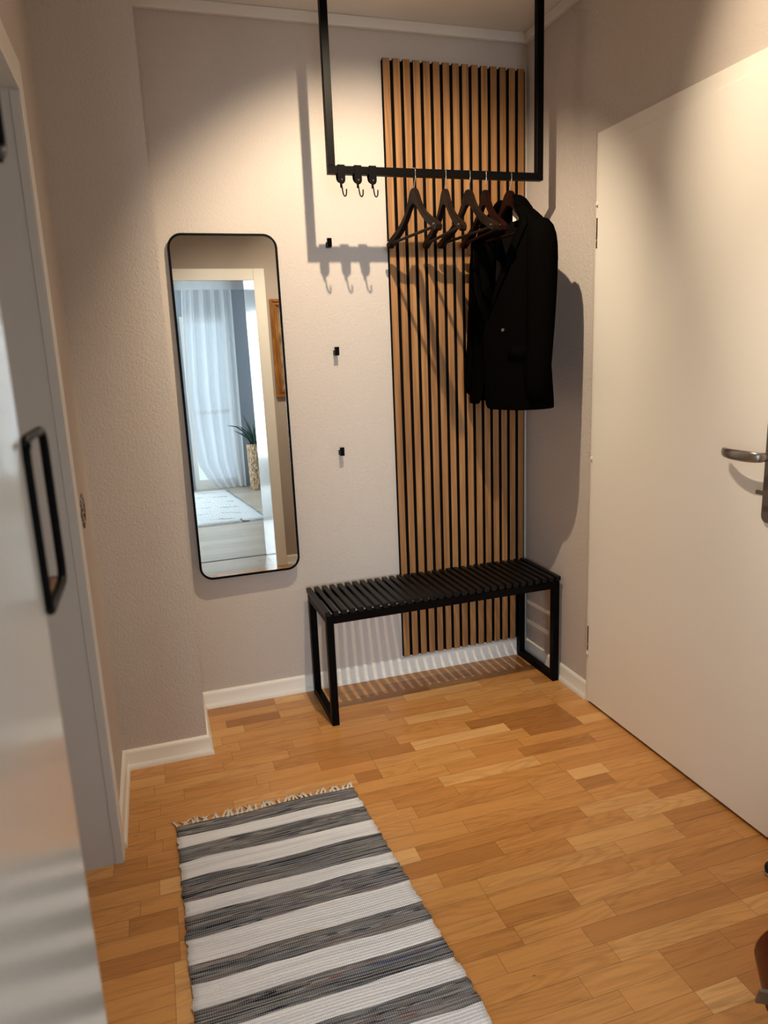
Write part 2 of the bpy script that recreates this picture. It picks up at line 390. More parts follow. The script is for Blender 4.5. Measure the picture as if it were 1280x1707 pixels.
# left opening: lining, casing, closed door deep inside
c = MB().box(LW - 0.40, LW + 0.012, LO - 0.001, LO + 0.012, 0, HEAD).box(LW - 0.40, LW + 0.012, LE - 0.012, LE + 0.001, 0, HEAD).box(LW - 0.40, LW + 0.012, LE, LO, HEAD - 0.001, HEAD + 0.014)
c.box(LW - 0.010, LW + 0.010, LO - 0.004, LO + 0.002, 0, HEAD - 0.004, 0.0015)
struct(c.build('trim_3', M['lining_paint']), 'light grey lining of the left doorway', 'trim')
c = MB().box(LW, LW + 0.014, LO, LO + 0.063, 0, HEAD + 0.075, 0.003).box(LW, LW + 0.014, LE - 0.063, LE, 0, HEAD + 0.075, 0.003).box(LW, LW + 0.0135, LE, LO, HEAD, HEAD + 0.075, 0.003)
struct(c.build('trim_4', M['trim']), 'white casing around the left doorway', 'trim')
d = thing('door_2', 'closed white door set deep in the left doorway', 'door', (LW - 0.42, (LO + LE) / 2, 0)); struct(d)
MB().box(-0.03, 0.03, LE - (LO + LE) / 2, LO - (LO + LE) / 2, 0, HEAD, 0.002).build('leaf', M['door'], d)

# main doorway: glossy lining and casing
c = MB().box(JL - 0.012, JL, DB - 0.012, DY + 0.012, 0, HEAD + 0.012).box(JR, JR + 0.012, DB - 0.012, DY + 0.012, 0, HEAD + 0.012).box(JL, JR, DB - 0.012, DY + 0.012, HEAD, HEAD + 0.012)
struct(c.build('trim_5', M['gloss']), 'glossy white lining of the doorway in the left foreground', 'trim')
def casing(y0, y1):
    c = MB().box(JL - 0.078, JL - 0.0005, y0, y1, 0, HEAD + 0.078, 0.003).box(JR + 0.0005, JR + 0.078, y0, y1, 0, HEAD + 0.078, 0.003).box(JL, JR, y0, y1, HEAD + 0.0005, HEAD + 0.078, 0.003); return c
struct(casing(DY, DY + 0.016).build('trim_6', M['trim']), 'white casing of the doorway, hall side', 'trim')
struct(casing(DB - 0.016, DB).build('trim_7', M['trim']), 'white casing of the doorway, room side', 'trim')

# white door on the right
d = thing('door_1', 'white flush door with a nickel lever handle in the right wall', 'door', (RW, -0.517, 0)); struct(d)
fx0, fx1 = -0.012, 0.07
f = MB().box(fx0, fx1, -0.024, 0, 0, 2.104, 0.002).box(fx0, fx1, -0.948, -0.928, 0, 2.104, 0.002).box(fx0, fx1, -0.928, -0.024, 2.056, 2.104, 0.002)
f.build('door_frame', M['door'], d)
MB().box(-0.020, 0.022, -0.928, -0.0235, 0.012, 2.0557, 0.001).build('leaf', M['door'], d)
for zz0, zz1 in ((1.727, 1.827), (0.222, 0.322)):
    h = MB().box(-0.0215, -0.010, -0.0245, -0.0175, zz0, zz1, 0.001).build('hinge', M['hinge'], d)
    MB().box(-0.0222, -0.0205, -0.0235, -0.0185, zz0 + 0.026, zz0 + 0.0285).build('pin', M['plastic'], h)
for zc in (1.875, 0.985, 0.205):
    MB().tube([(-0.012, -0.0135, zc), (-0.018, -0.0135, zc), (-0.020, -0.0135, zc)], [0.008, 0.008, 0.005], 14).build('cover_cap', M['plastic'], d)
MB().box(0.0, 0.04, -0.93, -0.02, 0.0005, 0.011).build('gap_shade_strip', M['rubber'], d)  # black strip painted in for the shade of the gap under the leaf
hx = -0.020
MB().prism(rrect(-0.882, -0.829, 0.917, 1.195, 0.018), 0, hx - 0.010, hx, 0.002).build('handle_plate', M['bronze'], d)
lev = MB()
path = [(hx - 0.008, -0.848, 1.095), (hx - 0.030, -0.848, 1.095), (hx - 0.043, -0.846, 1.095), (hx - 0.050, -0.836, 1.095), (hx - 0.053, -0.820, 1.095), (hx - 0.0535, -0.79, 1.0945), (hx - 0.050, -0.76, 1.094), (hx - 0.044, -0.735, 1.0935), (hx - 0.034, -0.711, 1.093), (hx - 0.027, -0.699, 1.093)]
lev.tube(path, [0.0115, 0.012, 0.013, 0.014, 0.0146, 0.0148, 0.0146, 0.0142, 0.0136, 0.012], 16, ry=0.42)
lo = lev.build('lever', M['steel'], d, True); autosmooth(lo, 50)
cl = MB().lathe([(0.0085, 0), (0.0085, 0.006)], n=16).build('cylinder_lock', M['steel'], d)
cl.rotation_euler = (0, -math.pi / 2, 0); cl.location = (hx - 0.009, -0.862, 1.003)
k = thing('key', 'dark toothed key hanging at the lock below the door lever', 'key', (RW + hx - 0.036, -0.517 - 0.862, 1.003))
MB().tube([(0.0, 0, 0), (0.034, 0, 0)], 0.0025, 8).build('shank', M['bronze'], k)
bl = [(0.028, -0.006), (0.028, 0.004), (0.022, 0.0055), (0.020, 0.0025), (0.017, 0.0055), (0.015, 0.0022), (0.012, 0.005), (0.010, 0.002), (0.006, 0.005), (-0.012, 0.006), (-0.012, -0.004), (0.0, -0.006)]
MB().prism([(u, v) for u, v in bl], 0, -0.0015, 0.0015).build('toothed_blade', M['bronze'], k)
MB().prism(rrect(-0.034, -0.011, -0.012, 0.012, 0.008), 0, -0.0018, 0.0018).build('bow', M['bronze'], k)

# ------------------------------------------------------------------ slatted oak panel
SW0, SW1, SZ0, SZ1 = 0.0, 0.600, 0.083, 2.469
pn = thing('slat_wall_panel', 'tall oak slat panel with black gaps on the back wall behind the bench', 'wall panel', (0.0, 0.0, SZ0))
MB().box(-0.001, 0.597, -0.0095, -0.0002, 0.0, SZ1 - SZ0 - 0.004).build('felt_backing', M['felt'], pn)
s0 = MB().box(0, 0.027, -0.022, -0.0095, 0, SZ1 - SZ0, 0.0006, 1).build('slat', M['oak'], pn)
s0.data.materials.append(M['felt'])
for p in s0.data.polygons:
    if abs(p.normal.x) > 0.9: p.material_index = 1
for i in range(1, 15):
    s = s0.copy(); COL.objects.link(s); s.location = (0.04 * i, 0, 0)

# ------------------------------------------------------------------ mirror
mx0, mx1, mz0, mz1 = -0.836, -0.4395, 0.556, 1.848
mr = thing('wall_mirror', 'tall black-rimmed wall mirror with rounded corners, reflecting the next room', 'mirror', ((mx0 + mx1) / 2, 0, (mz0 + mz1) / 2))
hw, hh = (mx1 - mx0) / 2, (mz1 - mz0) / 2
ta, tb = -0.0224, 0.0135
fr = MB().ring_prism(rrect(-hw, hw, -hh, hh, 0.052, 10), rrect(-hw + 0.0085, hw - 0.0085, -hh + 0.0085, hh - 0.0085, 0.0435, 10), 1, -0.030, -0.0155).build('rim', M['black'], mr)
autosmooth(fr, 30)
gl = MB().prism(rrect(-hw + 0.006, hw - 0.006, -hh + 0.006, hh - 0.006, 0.046, 10), 1, -0.028, -0.016).build('mirror_glass', M['mirror'], mr)
bk = MB().box(-0.15, 0.15, -0.016, 0.0, -0.45, 0.45).build('backing', M['black'], mr)
for q in (fr, gl):
    q.rotation_euler = (ta, 0, tb)
    q.location = (0, -0.002, 0)

# ------------------------------------------------------------------ wall pegs
pg = None
for x, z, lab in ((-0.242, 1.816, 'highest of the three black wall pegs, in the shadow of the rail'), (-0.235, 1.4135, 'middle one of the three black pegs in a column on the wall'), (-0.235, 1.0175, 'lowest of the three black wall pegs, above the bench')):
    if pg is None:
        pg = thing('wall_peg', lab, 'wall hook', (x, 0, z), 0, 'black pegs in a column on the back wall')
        MB().box(-0.008, 0.008, -0.026, 0.0, -0.0155, 0.004, 0.001).build('stem', M['black'], pg)
        MB().box(-0.0085, 0.0085, -0.036, -0.025, -0.0165, 0.0165, 0.0012).build('plate', M['black'], pg)
    else:
        c = copy_tree(pg); c.location = (x, 0, z); c['label'] = lab

# ------------------------------------------------------------------ clothes rail hanging from the ceiling
RY, RZ, RT = -0.320, 2.003, 0.0125
RX0, RX1 = -0.308, 0.497
cr = thing('clothes_rail', 'black square-tube clothes rail hanging from the ceiling', 'clothes rail', (RX0, RY, RZ))
L = RX1 - RX0
MB().box(0, L, -RT, RT, -RT, RT, 0.001, 1).build('rail', M['black'], cr)
for x in (0, L - 2 * RT):
    up = MB().box(x, x + 2 * RT, -RT, RT, RT, CEIL - RZ, 0.001, 1).build('upright', M['black'], cr)
    MB().box(x - 0.02, x + 2 * RT + 0.02, -0.03, 0.03, CEIL - RZ - 0.005, CEIL - RZ).build('ceiling_plate', M['black'], up)

# leather strap hooks on the rail
sh = None
for x, lab in ((-0.264, 'black leather strap hook nearest the left upright of the rail'), (-0.206, 'middle one of the three leather strap hooks on the rail'), (-0.154, 'rightmost leather strap hook, closest to the oak slats')):
    if sh is None:
        sh = thing('strap_hook', lab, 'hook', (x, RY, RZ), 0, 'leather strap hooks on the clothes rail')
        w = 0.0125
        out = []
        prof = [(-0.0135, -0.05), (-0.0145, -0.015), (-0.0148, 0.006), (-0.0115, 0.0145), (0.0, 0.0150), (0.0115, 0.0145), (0.0148, 0.006), (0.0145, -0.015), (0.010, -0.035), (0.0, -0.043)]
        # front tongue with a round end
        m_ = MB()
        pts = [(-w, 0.014), (w, 0.014)]
        tongue = [(w, 0.012), (-w, 0.012), (-w, -0.030)] + [(-w * math.cos(a), -0.030 - 0.015 * math.sin(a)) for a in [math.pi * k / 8 for k in range(1, 8)]] + [(w, -0.030)]
        m_.prism(tongue, 1, -0.0165, -0.0135)
        m_.prism(tongue, 1, 0.0135, 0.0165) if False else None
        m_.box(-w, w, -0.0165, 0.0165, 0.0125, 0.0155, 0.001)
        m_.box(-w, w, 0.0128, 0.0158, -0.013, 0.014, 0.001)
        m_.grid([[(sx * w * k, yy, zz) for sx in (-1, 1)] for k, yy, zz in ((1, 0.0145, -0.012), (1, 0.009, -0.026), (0.92, 0.0, -0.035), (0.7, -0.008, -0.040), (0.4, -0.0135, -0.0435))])
        m_.build('strap', M['leather'], sh)
        MB().tube([(0, -0.0165, -0.031), (0, -0.0185, -0.031)], [0.003, 0.002], 10).build('rivet', M['steel'], sh)
        hk = [(-0.002, -0.012, -0.034), (0.0, -0.013, -0.050), (0.002, -0.013, -0.066), (0.004, -0.013, -0.076), (0.006, -0.0145, -0.0815), (0.0085, -0.017, -0.0835), (0.011, -0.020, -0.0815), (0.0125, -0.0215, -0.076), (0.013, -0.022, -0.062)]
        MB().tube(hk, 0.0023, 8).tube([(-0.004, -0.0125, -0.036), (-0.0035, -0.0125, -0.056)], 0.0023, 6).build('wire_hook', M['black'], sh, True)
    else:
        c = copy_tree(sh); c.location = (x, RY, RZ); c['label'] = lab

# ------------------------------------------------------------------ coat hangers
def hanger(label, x, dy, rz, m, first=None):
    if first is not None:
        t = copy_tree(first); t.location = (x, RY, RZ); t.rotation_euler = (0, 0, rz); t['label'] = label
        for ch in t.children:
            if ch.name.split('.')[0] in ('shoulder_bar', 'trouser_bar') and m is not M['hanger']:
                ch.data = ch.data.copy(); ch.data.materials[0] = m
        return t
    t = thing('coat_hanger', label, 'coat hanger', (x, RY, RZ), rz, 'wooden coat hangers on the clothes rail')
    wire = [(0, 0, -0.055), (0, -0.001, -0.046), (0, -0.006, -0.034), (0, -0.0125, -0.022), (0, -0.0147, -0.010), (0, -0.0150, 0.004), (0, -0.0125, 0.0135), (0, -0.004, 0.0152), (0, 0.006, 0.0150), (0, 0.0135, 0.0125), (0, 0.0150, 0.004), (0, 0.0150, -0.004)]
    MB().tube(wire, 0.0015, 8).build('hook', M['chrome'], t, True)
    top = [(0.0, 0.0), (0.012, -0.002), (0.022, -0.010), (0.032, -0.024), (0.044, -0.045), (0.064, -0.070), (0.095, -0.094), (0.13, -0.113), (0.17, -0.130), (0.205, -0.145), (0.218, -0.156)]
    bot = [(0.214, -0.168), (0.204, -0.172), (0.17, -0.156), (0.13, -0.139), (0.095, -0.120), (0.064, -0.098), (0.042, -0.078), (0.024, -0.062), (0.010, -0.054), (0.0, -0.052)]
    half = top + bot
    full = half + [(-u, v) for u, v in half[::-1]][1:-1]
    b = bmesh.new(); T = 0.0075
    Z0 = -0.048
    A = [b.verts.new((-T * (1.0 + 0.5 * min(abs(u) / 0.2, 1)) - 0.012 * (abs(u) / 0.22) ** 2, u, v + Z0)) for u, v in full]
    B = [b.verts.new((T * (1.0 + 0.5 * min(abs(u) / 0.2, 1)) - 0.012 * (abs(u) / 0.22) ** 2, u, v + Z0)) for u, v in full]
    k = len(full)
    # quad strips across the arms: pair each top point with its bottom point
    nt = len(top)
    def idx(i): return i % k
    right_t = list(range(0, nt)); right_b = list(range(2 * nt - 2, nt - 2, -1))
    tb = list(zip(right_t, [len(half) - 1 - j for j in range(nt)]))
    for V, flip in ((A, False), (B, True)):
        for side in (0, 1):
            mp = (lambda i: i) if side == 0 else (lambda i: (k - i) % k)
            for (t0, b0), (t1, b1) in zip(tb, tb[1:]):
                vs = [V[mp(t0)], V[mp(t1)], V[mp(b1)], V[mp(b0)]]
                vs2 = []
                for v in vs:
                    if v not in vs2: vs2.append(v)
                if len(vs2) >= 3:
                    try: b.faces.new(vs2)
                    except ValueError: pass
    for i in range(k): b.faces.new((A[i], B[i], B[(i + 1) % k], A[(i + 1) % k]))
    bmesh.ops.recalc_face_normals(b, faces=b.faces)
    bmesh.ops.bevel(b, geom=[e for e in b.edges if len(e.link_faces) == 2 and e.calc_face_angle(0) > 1.0], offset=0.002, segments=2, affect='EDGES')
    mm = MB(); mm.add(b); ob = mm.build('shoulder_bar', m, t); autosmooth(ob, 40)
    MB().tube([(-0.0115, -0.197, Z0 - 0.155), (-0.0115, 0.197, Z0 - 0.155)], 0.0055, 10).build('trouser_bar', m, t)
    for sgn in (-1, 1):
        MB().tube([(-0.020 if sgn < 0 else -0.0225, sgn * 0.196, Z0 - 0.150), (-0.0245, sgn * 0.196, Z0 - 0.150)], 0.0025, 8).build('rivet', M['chrome'], t)
    return t
H1 = hanger('empty dark wooden hanger, leftmost on the rail at the edge of the slats', -0.002, 0, math.radians(4.0), M['hanger'])
hanger('empty dark wooden hanger, second from the left on the rail', 0.114, 0, math.radians(-4.0), M['hanger'], H1)
hanger('empty dark wooden hanger, third from the left on the rail', 0.204, 0, math.radians(4.0), M['hanger'], H1)
hanger('empty reddish brown hanger right beside the black jacket', 0.269, 0, math.radians(-5.0), M['hangerred'], H1)
JRZ = math.radians(6.0)
hanger('mahogany hanger inside the black jacket, rightmost on the rail', 0.366, 0, JRZ, M['hangerred'], H1)

# ------------------------------------------------------------------ black jacket
jk = thing('blazer', 'black blazer on the rightmost hanger of the clothes rail', 'jacket', (0.366, RY, RZ), JRZ)
rings = [  # z, half depth (x), half width (y), front opening half-angle, front bulge
    (-0.098, 0.040, 0.055, 62), (-0.112, 0.046, 0.085, 58), (-0.135, 0.052, 0.125, 52), (-0.160, 0.056, 0.165, 46), (-0.188, 0.060, 0.196, 40), (-0.215, 0.066, 0.204, 34),
    (-0.30, 0.082, 0.200, 22), (-0.40, 0.095, 0.194, 10), (-0.50, 0.094, 0.188, 1), (-0.56, 0.092, 0.188, 0), (-0.64, 0.094, 0.194, 0), (-0.73, 0.100, 0.202, 3), (-0.79, 0.104, 0.207, 6), (-0.825, 0.106, 0.209, 8)]
NB = 44; P = []
def jring(z, a, b, gap, u, off=0.0):
    g = math.radians(max(gap, 0))
    th = -math.pi + g + u * (2 * math.pi - 2 * g)      # front (-x) .. back (+x) .. front
    c, s_ = math.cos(th), math.sin(th)
    p = 0.75
    x = (a + off) * math.copysign(abs(c) ** p, c); y = (b + off) * math.copysign(abs(s_) ** p, s_)
    fold = 0.006 * math.sin(7 * th + 2) * min(1, max(0, (-z - 0.45) / 0.3))
    ov = 0.010 * (1 - u) if z < -0.5 else 0
    return Vector((x * (1 + fold * 4) - ov * (u < 0.3), y + fold * 0.5 + (0.03 * (0.5 - u) * 0 if z < -0.5 else 0), z + (0.012 if (u > 0.72 and z < -0.7) else 0)))
for z, a, b, g in rings: P.append([jring(z, a, b, g, i / NB) for i in range(NB + 1)])
# near front panel overlaps the far one
for row in P[8:]:
    row[0].y -= -0.018; row[0].x -= 0.010; row[1].x -= 0.006
tor = MB().grid(P).build('body', M['fabric'], jk, True); solid(tor, 0.004, 1.0); subd(tor, 1)
# sleeves
def sleeve(sg):
    path = [(0.004, sg * 0.168, -0.180), (0.002, sg * 0.188, -0.205), (0.0, sg * 0.202, -0.26), (-0.004, sg * 0.206, -0.36), (-0.010, sg * 0.212, -0.48), (-0.020, sg * 0.217, -0.60), (-0.030, sg * 0.221, -0.70), (-0.036, sg * 0.223, -0.80)]
    rad = [0.030, 0.050, 0.056, 0.055, 0.051, 0.048, 0.046, 0.046]
    o = MB().tube(path, rad, 16, cap=True, ry=1.0).build('sleeve', M['fabric'], jk, True)
    o.scale = (1.0, 1.0, 1.0); subd(o, 1)
    return o
sleeve(-1)
far = sleeve(1); far.scale = (0.95, 0.93, 1.0)
# lapels lie on the chest along the V opening
for side in (0, 1):
    rows = []
    for i in range(1, 9):
        z, a, b, g = rings[i]
        t = (i - 1) / 7.0
        wv = 0.085 * (1 - t) ** 0.7 * (0.45 if i == 1 else 1) + 0.004
        uu = [0.0, 0.5, 1.0]
        row = []
        for q in uu:
            u = q * wv / 0.62 * 0.6
            pt = jring(z, a, b, g, u if side == 0 else 1 - u, 0.008 + 0.003 * q); pt.x -= 0.002; row.append(pt)
        rows.append(row)
    lp = MB().grid(rows).build('lapel', M['fabric'], jk, True); solid(lp, 0.003, 0)
rows = []
for i in range(25):
    u = 0.04 + 0.92 * i / 24
    base = jring(-0.104, 0.044, 0.066, 60, u, 0.002); topv = jring(-0.072, 0.036, 0.050, 58, u, 0.0); fall = jring(-0.118, 0.052, 0.088, 60, u, 0.010)
    rows.append([base, (base + topv) / 2, topv, (topv * 0.6 + fall * 0.4) + Vector((0, 0, 0.006)), fall])
cl = MB().grid(rows).build('collar', M['fabric'], jk, True); solid(cl, 0.003, 0)
MB().box(0.026, 0.0275, -0.022, 0.018, -0.150, -0.105).build('neck_label', M['label'], jk)
MB().tube([(-0.090, -0.100, -0.540), (-0.099, -0.104, -0.540)], [0.0065, 0.0055], 16).build('button', M['bronze'], jk)
for sg in (-1,):
    pf = MB().grid([[jring(z, 0.094, 0.194, 0, u, 0.008) for u in (0.10, 0.13, 0.16, 0.19, 0.22)] for z in (-0.60, -0.645)]).build('pocket_flap', M['fabric'], jk, True); solid(pf, 0.003, 1)
inn = MB().grid([[jring(z, a - 0.010, b - 0.012, 0, 0.18 + 0.64 * i / 20) for i in range(21)] for z, a, b, g in rings[2:9]]).build('lining', M['lining'], jk, True)

# ------------------------------------------------------------------ bench
BL, BW, BH = 1.0076, 0.3129, 0.4666
bn = thing('slatted_bench', 'black slatted bench standing against the oak slat panel', 'bench', (-0.4141, -0.3472, 0), 0.0184)
T = 0.028; ST = 0.019; FZ = BH - ST
for x in (0.004, BL - 0.004 - T):
    for y in (0.0, BW - T):
        MB().box(x, x + T, y, y + T, 0, FZ - 0.002, 0.0015).build('leg', M['black'], bn)
    MB().box(x + 0.001, x + T - 0.001, T, BW - T, 0.0, T, 0.001).build('foot_rail', M['black'], bn)
    MB().box(x + 0.001, x + T - 0.001, T, BW - T, FZ - T - 0.004, FZ - 0.004, 0.001).build('side_rail', M['black'], bn)
for y, nm in ((0.0, 'front_rail'), (BW - T, 'back_rail')):
    MB().box(T + 0.004, BL - 0.004 - T, y, y + T, FZ - T - 0.004, FZ - 0.002, 0.001).build(nm, M['black'], bn)
NS = 31; pitch = (BL - 0.0198) / (NS - 1)
sl = MB().box(0, 0.0198, -0.002, BW + 0.002, FZ, BH, 0.0015).build('slat', M['benchblack'], bn)
for i in range(1, NS):
    s = sl.copy(); COL.objects.link(s); s.location = (i * pitch, 0, 0)

# ------------------------------------------------------------------ rag rug
def rug_material():
    m = mat('woven_rag_rug', (200, 198, 200), 0.95, spec=0.1); n = N(m)
    tc = n.new('ShaderNodeTexCoord'); sep = n.new('ShaderNodeSeparateXYZ'); n.l(tc.outputs['Object'], sep.inputs[0])
    X, Y = sep.outputs[0], sep.outputs[1]
    wv = n.noise(n.coords((2.2, 9, 1)), 1.4, 2, 0.5)
    jag = n.noise(n.coords((1.2, 55, 1)), 1.0, 1)
    wob = n.math('ADD', n.math('MULTIPLY', n.math('SUBTRACT', wv, 0.5), 0.030), n.math('MULTIPLY', n.math('SUBTRACT', jag, 0.5), 0.012))
    yy = n.math('MULTIPLY', n.math('ADD', Y, wob), -1.0 / 1.5)       # 0 at the fringed end .. 1
    bounds = [0.055, 0.107, 0.176, 0.248, 0.337, 0.391, 0.468, 0.545, 0.615, 0.675, 0.74, 0.80, 0.87, 0.94, 1.01, 1.08, 1.15, 1.22, 1.29, 1.36, 1.43]
    stops = [(0.0, (0.0, 0.0, 0.0))]; c = 1.0
    for b in bounds: stops.append((b / 1.5, (c, c, c))); c = 1.0 - c
    light = n.ramp(yy, stops, 'CONSTANT')
    # thin weft streaks inside the dark bands
    sn = n.noise(n.coords((1.1, 46, 1)), 1.0, 2, 0.7, 0.4); st = n.noise(n.coords((3.0, 150, 1)), 1.0, 2, 0.6, 0.3)
    sv = n.math('ADD', n.math('MULTIPLY', sn, 0.85), n.math('MULTIPLY', st, 0.15))
    dark = n.ramp(sv, [(0.0, (38, 41, 50)), (0.385, (104, 108, 116)), (0.42, (140, 140, 142)), (0.45, (58, 63, 76)), (0.475, (152, 148, 140)), (0.50, (98, 106, 118)), (0.525, (42, 45, 56)), (0.55, (142, 142, 144)), (0.58, (124, 92, 90)), (0.60, (112, 120, 130)), (0.635, (58, 68, 98)), (0.67, (146, 142, 128))], 'CONSTANT')
    dark = n.mix(n.math('MULTIPLY', n.math('GREATER_THAN', st, 0.56), 0.45), dark, s2l((20, 20, 24)))
    lt = n.noise(n.coords((2.5, 70, 1)), 1.0, 3, 0.6)
    pale = n.ramp(lt, [(0.3, (208, 211, 219)), (0.55, (230, 232, 238)), (0.75, (240, 242, 246))])
    # warp threads: pale specks on the dark bands
    wx = n.new('ShaderNodeTexWave'); wx.wave_type = 'BANDS'; wx.bands_direction = 'X'; wx.inputs['Scale'].default_value = 62; wx.inputs['Distortion'].default_value = 0.6; n.l(tc.outputs['Object'], wx.inputs['Vector'])
    wy = n.new('ShaderNodeTexWave'); wy.wave_type = 'BANDS'; wy.bands_direction = 'Y'; wy.inputs['Scale'].default_value = 38; wy.inputs['Distortion'].default_value = 1.2; wy.inputs['Detail'].default_value = 2; n.l(tc.outputs['Object'], wy.inputs['Vector'])
    spk = n.math('GREATER_THAN', n.math('MULTIPLY', wx.outputs['Fac'], wy.outputs['Fac']), 0.62)
    dark = n.mix(n.math('MULTIPLY', spk, 0.55), dark, s2l((196, 194, 192)))
    col = n.mix(light, dark, pale)
    # faint tan stain on one pale band
    dx = n.math('DIVIDE', n.math('SUBTRACT', X, 0.02), 0.05); dyv = n.math('DIVIDE', n.math('ADD', Y, 0.56), 0.022)
    rad = n.math('ADD', n.math('MULTIPLY', dx, dx), n.math('MULTIPLY', dyv, dyv))
    stn = n.math('MULTIPLY', n.math('MULTIPLY', n.math('MAXIMUM', n.math('SUBTRACT', 1.0, rad), 0.0), light), 0.45)
    col = n.mix(stn, col, s2l((196, 170, 140)))
    n.l(col, n.b.inputs['Base Color'])
    n.bump(n.math('ADD', n.math('ADD', wy.outputs['Fac'], n.math('MULTIPLY', wx.outputs['Fac'], 0.5)), st), 0.4, 0.003)
    return m
RUX, RUY = -0.727, -0.773
rg = thing('rag_rug', 'striped grey and white woven rag rug with a fringed end on the parquet', 'rug', (RUX, RUY, 0), math.radians(0.0))
rows = []; rng = random.Random(3); NX, NY = 30, 120; RL = 1.45
ed = [[rng.uniform(-0.0042, 0.0042) for _ in range(NY + 1)] for _ in range(2)]
for j in range(NY + 1):
    y = -RL * j / NY; row = []
    xl = -0.281 + 0.018 * (j / NY) * 1.0 + ed[0][j]; xr = 0.281 + 0.052 * min(1, j / NY * 1.6) + ed[1][j]
    for i in range(NX + 1):
        t = i / NX; x = xl + (xr - xl) * t
        row.append((x, y + 0.011 * (t - 0.5), 0.0045 + 0.0012 * math.sin(3 * x * 6 + y * 7) + 0.0006 * rng.random()))
    rows.append(row)
rb = MB().grid(rows).build('woven_body', rug_material(), rg, True); solid(rb, 0.004, -1.0)
M['cotton'] = mat('cream_cotton', (216, 204, 190), 0.95, spec=0.1)
rng = random.Random(5)
NT = 38
for k in range(NT):
    x = -0.277 + 0.554 * k / (NT - 1); t = MB()
    lean = rng.uniform(-0.020, 0.022) - (0.022 if k == 0 else 0) + (0.012 if k > NT - 3 else 0)
    ln = rng.uniform(0.030, 0.042); y0 = 0.011 * (x / 0.56)
    for q in range(3):
        o = (q - 1) * 0.003; lq = lean + rng.uniform(-0.005, 0.005)
        t.tube([(x + o, y0 - 0.004, 0.006), (x + o * 0.4 + lq * 0.3, y0 + ln * 0.35, 0.0065), (x + o + lq * 0.7, y0 + ln * 0.7, 0.004), (x + o * 1.6 + lq, y0 + ln + rng.uniform(-0.004, 0.004), 0.0025)], [0.0024, 0.0028, 0.0026, 0.0016], 6)
    t.build('tassel', M['cotton'], rg, True)
MB().tube([(-0.281 + 0.562 * i / 20, 0.001 + 0.011 * (-0.5 + i / 20), 0.006) for i in range(21)], 0.0028, 6).build('hem_cord', M['cotton'], rg, True)

# ------------------------------------------------------------------ little wire shelves beside the doorway
def wire_shelf(z0, z1, label, first=None):
    t = thing('wire_shelf', label, 'shelf', (JL + 0.004, DY + 0.016, 0), 0, 'black wire shelves beside the doorway')
    y1 = 0.086; r = 0.0032; w = 0.11
    for i, x in enumerate((-r, -w)):
        lp = [(x, u, v) for u, v in rrect(r, y1, z0, z1, 0.012, 4)]
        MB().tube(lp, r, 8, closed=True).build('end_loop', M['black'], t, True)
    MB().tube([(-r, y1, z0), (-w, y1, z0)], r * 0.8, 8).build('front_rail', M['black'], t, True)
    MB().box(-w + 0.002, -0.006, 0.006, y1 - 0.004, z0 - 0.002, z0 + 0.005, 0.001).build('board', M['walnut'], t)
    MB().box(-w - 0.002, 0.001, 0.0, 0.003, z1 - 0.005, z1 - 0.001).build('mounting_bar', M['black'], t)
    return t
wire_shelf(1.2475, 1.361, 'lower black wire shelf with a brown wooden board, beside the glossy doorway edge')
wire_shelf(1.5405, 1.654, 'upper black wire shelf, high at the left edge of the picture')

